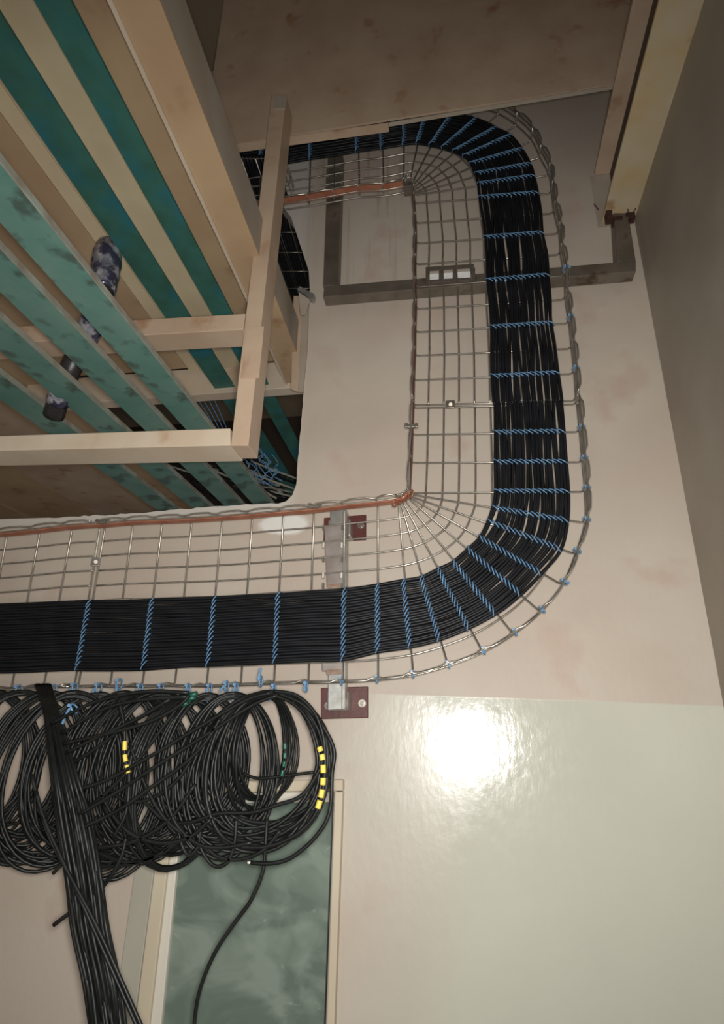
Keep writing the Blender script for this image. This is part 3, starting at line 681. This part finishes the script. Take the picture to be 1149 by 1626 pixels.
# ties holding the coils, with their tails
tl = [(119,1093,(-4,14)),(157,1093,(-6,16)),(190,1086,(2,18)),(223,1094,(0,22)),(256,1094,(2,20)),(299,1094,(0,16)),(333,1094,(2,32)),(360,1090,(-8,10)),(375,1093,(-2,20)),(414,1082,(3,-20)),(435,1094,(-3,20)),(486,1090,(0,8)),(85,1095,(-4,12)),(30,1096,(0,20))]
for k, (x, y, tl_) in enumerate(sorted(tl)):
    c = U(x, y, 1.665); e = U(x+tl_[0], y+tl_[1], 1.665) - c
    tie(c, V((1,0,0)), f'blue tie with loose tail on the lower rail above the coils, {ordn[k]} from the left', tail=e, r=.014, group='blue ties holding the coils')
tie(U(118,1125,1.44), V((.8,0,.5)), 'teal-blue tie round the cables at the far left below the rail', tail=U(106,1150,1.44)-U(118,1125,1.44), r=.012)

# ------------------------------------------------------------ loose cables
def loose(name, pts, Y, label, group=None, r=.0044, n=6, jit=0, mt='cable2'):
    return tube(name, wpath(pts, Y, jit=jit), r, M[mt], None, n, label=label, cat='cable', group=group)
random.seed(5)
for k in range(22):     # straight bundle falling at the left
    f = k/21
    x1 = lerp(70, 92, f); x2 = lerp(92, 145, f); x3 = lerp(116, 172, f)
    loose('black_cable', [(x1-12, 1088), (x1, 1130), (lerp(x1,x2,.6)-2, 1230), (x2, 1310), (lerp(x2,x3,.6), 1400), (x3, 1476), (x3+18, 1560), (x3+30, 1650)], [1.60, 1.47]+[1.395+.03*random.random() for _ in range(6)], f'straight black cable of the falling bundle, {ordn[k]} from its left side', 'cables of the falling bundle', jit=1.0)
for k, (a, b) in enumerate((((70,1300),(150,1478)), ((77,1325),(158,1480)))):
    loose('black_cable', [(a[0]-20, a[1]-70), a, lerp(V(a), V(b), .5).to_tuple(), b, (b[0]+78, b[1]+175)], 1.36, ('outermost' if k == 0 else 'second outermost') + ' slanting black cable crossing in front of the falling bundle')
loose('black_cable', [(85,1469),(108,1452),(130,1440),(170,1400),(192,1362),(200,1330)], 1.43, 'black cable end poking out low left of the falling bundle')
loose('black_cable', [(84,1387),(100,1370),(118,1348),(140,1318)], 1.43, 'short black cable end left of the falling bundle under the coils')
dg = [([(80,1150),(150,1115),(230,1098),(300,1100)], 'upper left black cable sweeping from the falling bundle to the rail'),
      ([(98,1165),(160,1128),(220,1112),(300,1106)], 'second black cable sweeping from the falling bundle to the rail'),
      ([(100,1181),(170,1165),(240,1145),(285,1120),(300,1104)], 'black cable crossing the left coils just under their tops'),
      ([(104,1196),(160,1168),(220,1140),(270,1110)], 'black cable crossing the left coils, ending by the bundle at their upper third'),
      ([(118,1255),(170,1238),(240,1200),(320,1152),(390,1112),(430,1100)], 'long black cable rising across the coils to the front coil top, upper of two'),
      ([(125,1294),(190,1255),(250,1215),(330,1165),(400,1120),(440,1104)], 'long black cable rising across the coils to the front coil top, lower of two'),
      ([(130,1315),(190,1285),(240,1250),(290,1215),(325,1180),(350,1140)], 'black cable rising across the middle of the left coils'),
      ([(170,1250),(200,1272),(240,1268),(280,1240),(310,1195),(330,1150)], 'black cable sagging in a curve across the middle coils'),
      ([(225,1270),(262,1302),(300,1306),(345,1292),(400,1290),(440,1278),(480,1262),(512,1215)], 'black cable curving under the front coil middle'),
      ([(135,1370),(180,1376),(230,1366),(262,1350),(285,1325)], 'lowest black loop under the left coils'),
      ([(150,1352),(205,1370),(250,1358),(285,1335)], 'second lowest black loop under the left coils'),
      ([(312,1310),(318,1345),(338,1374),(360,1370),(372,1340),(375,1300)], 'small black loop dangling under the coils before the window'),
      ([(282,1318),(290,1345),(300,1358),(314,1345),(318,1318)], 'smallest black loop dangling at the window frame'),
      ([(315,1330),(345,1360),(385,1364),(420,1348),(445,1318)], 'wide black loop across the window below the front coil')]
for p, l in dg: loose('black_cable', p, 1.47 if 'loop' in l or 'curv' in l else 1.40, l)
st_ = [([(108,1215),(150,1190),(205,1150),(262,1118)], 'steep black cable from the bundle to the rail, just above the yellow left sleeves'),
      ([(128,1290),(165,1262),(215,1212),(262,1150),(292,1110)], 'black cable climbing over the left coils toward the green tape'),
      ([(96,1335),(150,1345),(215,1335),(270,1300),(310,1245)], 'black cable curving along the bottom of the left coils'),
      ([(150,1215),(165,1270),(200,1318),(250,1338),(300,1330),(335,1300)], 'black cable dipping in a bowl shape across the left coil bottoms'),
      ([(270,1180),(262,1240),(275,1300),(310,1338),(350,1346),(400,1338)], 'black cable running down the left side of the front coil'),
      ([(205,1180),(232,1250),(262,1300),(300,1332)], 'black cable crossing down to the right between the coils')]
for p, l in st_: loose('black_cable', p, 1.44, l)
loose('black_cable', [(424,1300),(421,1345),(417,1385),(398,1430),(372,1466),(340,1515),(315,1580),(305,1660)], 1.50, 'single black cable hanging down across the window pane')
loose('brown_cable', [(385,1228),(410,1236),(450,1232),(500,1226)], 1.56, 'thin dark brown cable stub crossing behind the front coil', r=.0036)

# ============================================================ TOP LEFT: side tray running back through the opening
ctr = empty('side_cable_tray', U(470, 420, W), label='narrow cable tray with dark cables running back through the wall opening beside the post', cat='cable tray')
pT = V((0, 1.64, U(400, 242, 1.64).z))
def tz(x, y): return UP(x, y, pT, nP)
la, lb = tz(383,252), tz(457,458); ra, rbb = tz(447,252), tz(505,458)
for k in range(7):
    t = k/6; tube('cross_wire', [lerp(la, lb, t), lerp(ra, rbb, t), lerp(ra, rbb, t)+V((.004,0,.055))], .0022, M['wire'], ctr)
for f in (0, .35, .7, 1): tube('length_wire', [lerp(la, ra, f), lerp(lb, rbb, f)], .0022, M['wire'], ctr)
tube('top_wire', [ra+V((.004,0,.055)), rbb+V((.004,0,.055))], .0024, M['wire'], ctr)
tube('top_wire', [ra+V((.004,0,.03)), rbb+V((.004,0,.03))], .0022, M['wire'], ctr)
for k in range(10):
    f = .02+.82*k/9; a, b = lerp(la, ra, f), lerp(lb, rbb, f); e = (b-a)
    tube('black_cable', cr([a-e*.005+V((0,0,.012)), a+e*.3+V((random.uniform(-.004,.004),0,.010)), a+e*.7+V((random.uniform(-.004,.004),0,.010)), b+e*.8+V((0,0,.012))], 5), .0075, M['cable'], None, 6, label=f'black cable in the side tray running back, {ordn[k]} from its left side', cat='cable', group='black cables in the side tray')

# foil-wrapped duct above the joists
du = empty('flexible_duct', U(165, 450, 1.40), label='dark flexible duct with its shiny plastic-wrapped end behind the low green joists', cat='duct')
dp = [(171,388),(170,410),(166,440),(158,475),(150,505),(132,545),(110,590),(96,625),(85,660)]
dY = [1.36,1.355,1.355,1.36,1.37,1.38,1.40,1.45,1.5]
P = cr([U(*p, y) for p, y in zip(dp, dY)], 5); nP_ = len(P)
rad = [1.3*r for r in [(.022+.010*math.sin(min(1, k/6)*1.57)) if k < 6 else .032-.008*min(1, (k-6)/20) for k in range(nP_)]]
m = MB(); m.tube(P[7:], rad[7:], 14); m.build('duct_hose', M['pipe'], du)
m = MB(); m.tube(P[:14], [r*1.06+.0012*math.sin(k*2.1) for k, r in enumerate(rad[:14])], 14); m.build('plastic_wrap', M['foil'], du, label='crumpled clear and blue plastic wrap')
m = MB(); m.tube(P[20:26], [r*1.10 for r in rad[20:26]], 14); m.build('plastic_wrap', M['foil'], du)
m = MB(); m.tube(P[32:38], [r*1.10 for r in rad[32:38]], 14); m.build('plastic_wrap', M['foil'], du)
m = MB(); m.box(U(163, 404, 1.325), .014, .004, .016); m.build('red_mark', M['label_red'], du, label='red mark on the wrap')

# cable clutter in the dark room behind the opening
random.seed(9)
def part(name, root, pts, Y, r, n, mt): return tube(name, wpath(pts, Y), r, M[mt], root, n)
tg = empty('cable_bundle', U(380, 770, 3.0), label='dim tangle of grey cables in the dark gap behind the wall opening', cat='cables')
for k in range(30):
    x = random.uniform(285, 455); y = random.uniform(735, 795); Yv = random.uniform(2.5, 3.3)
    sl = random.uniform(.15, .5)
    part('cable', tg, [(x-40, y-40*sl), (x, y), (x+35, y+35*sl+random.uniform(-4,4)), (x+75, y+75*sl)], Yv, .006, 5, 'lip' if k % 3 == 0 else 'cable2')
tg = empty('cord_tangle', U(415, 745, 2.6), label='tangle of blue cord scraps behind the hanging frame corner', cat='cord')
for k in range(18):
    x = random.uniform(392, 442); y = random.uniform(716, 772)
    part('cord', tg, [(x-8, y-14), (x+2, y), (x-4, y+8), (x+9, y+16)], 2.6, .0025, 4, 'blue')
tg = empty('cord_tangle', U(330, 660, 2.7), label='blue cords hanging in the dark gap left of the post', cat='cord')
for k in range(4):
    part('cord', tg, [(312+k*9, 632), (332+k*8, 662+k*3), (350+k*6, 700)], 2.7, .0028, 4, 'blue')
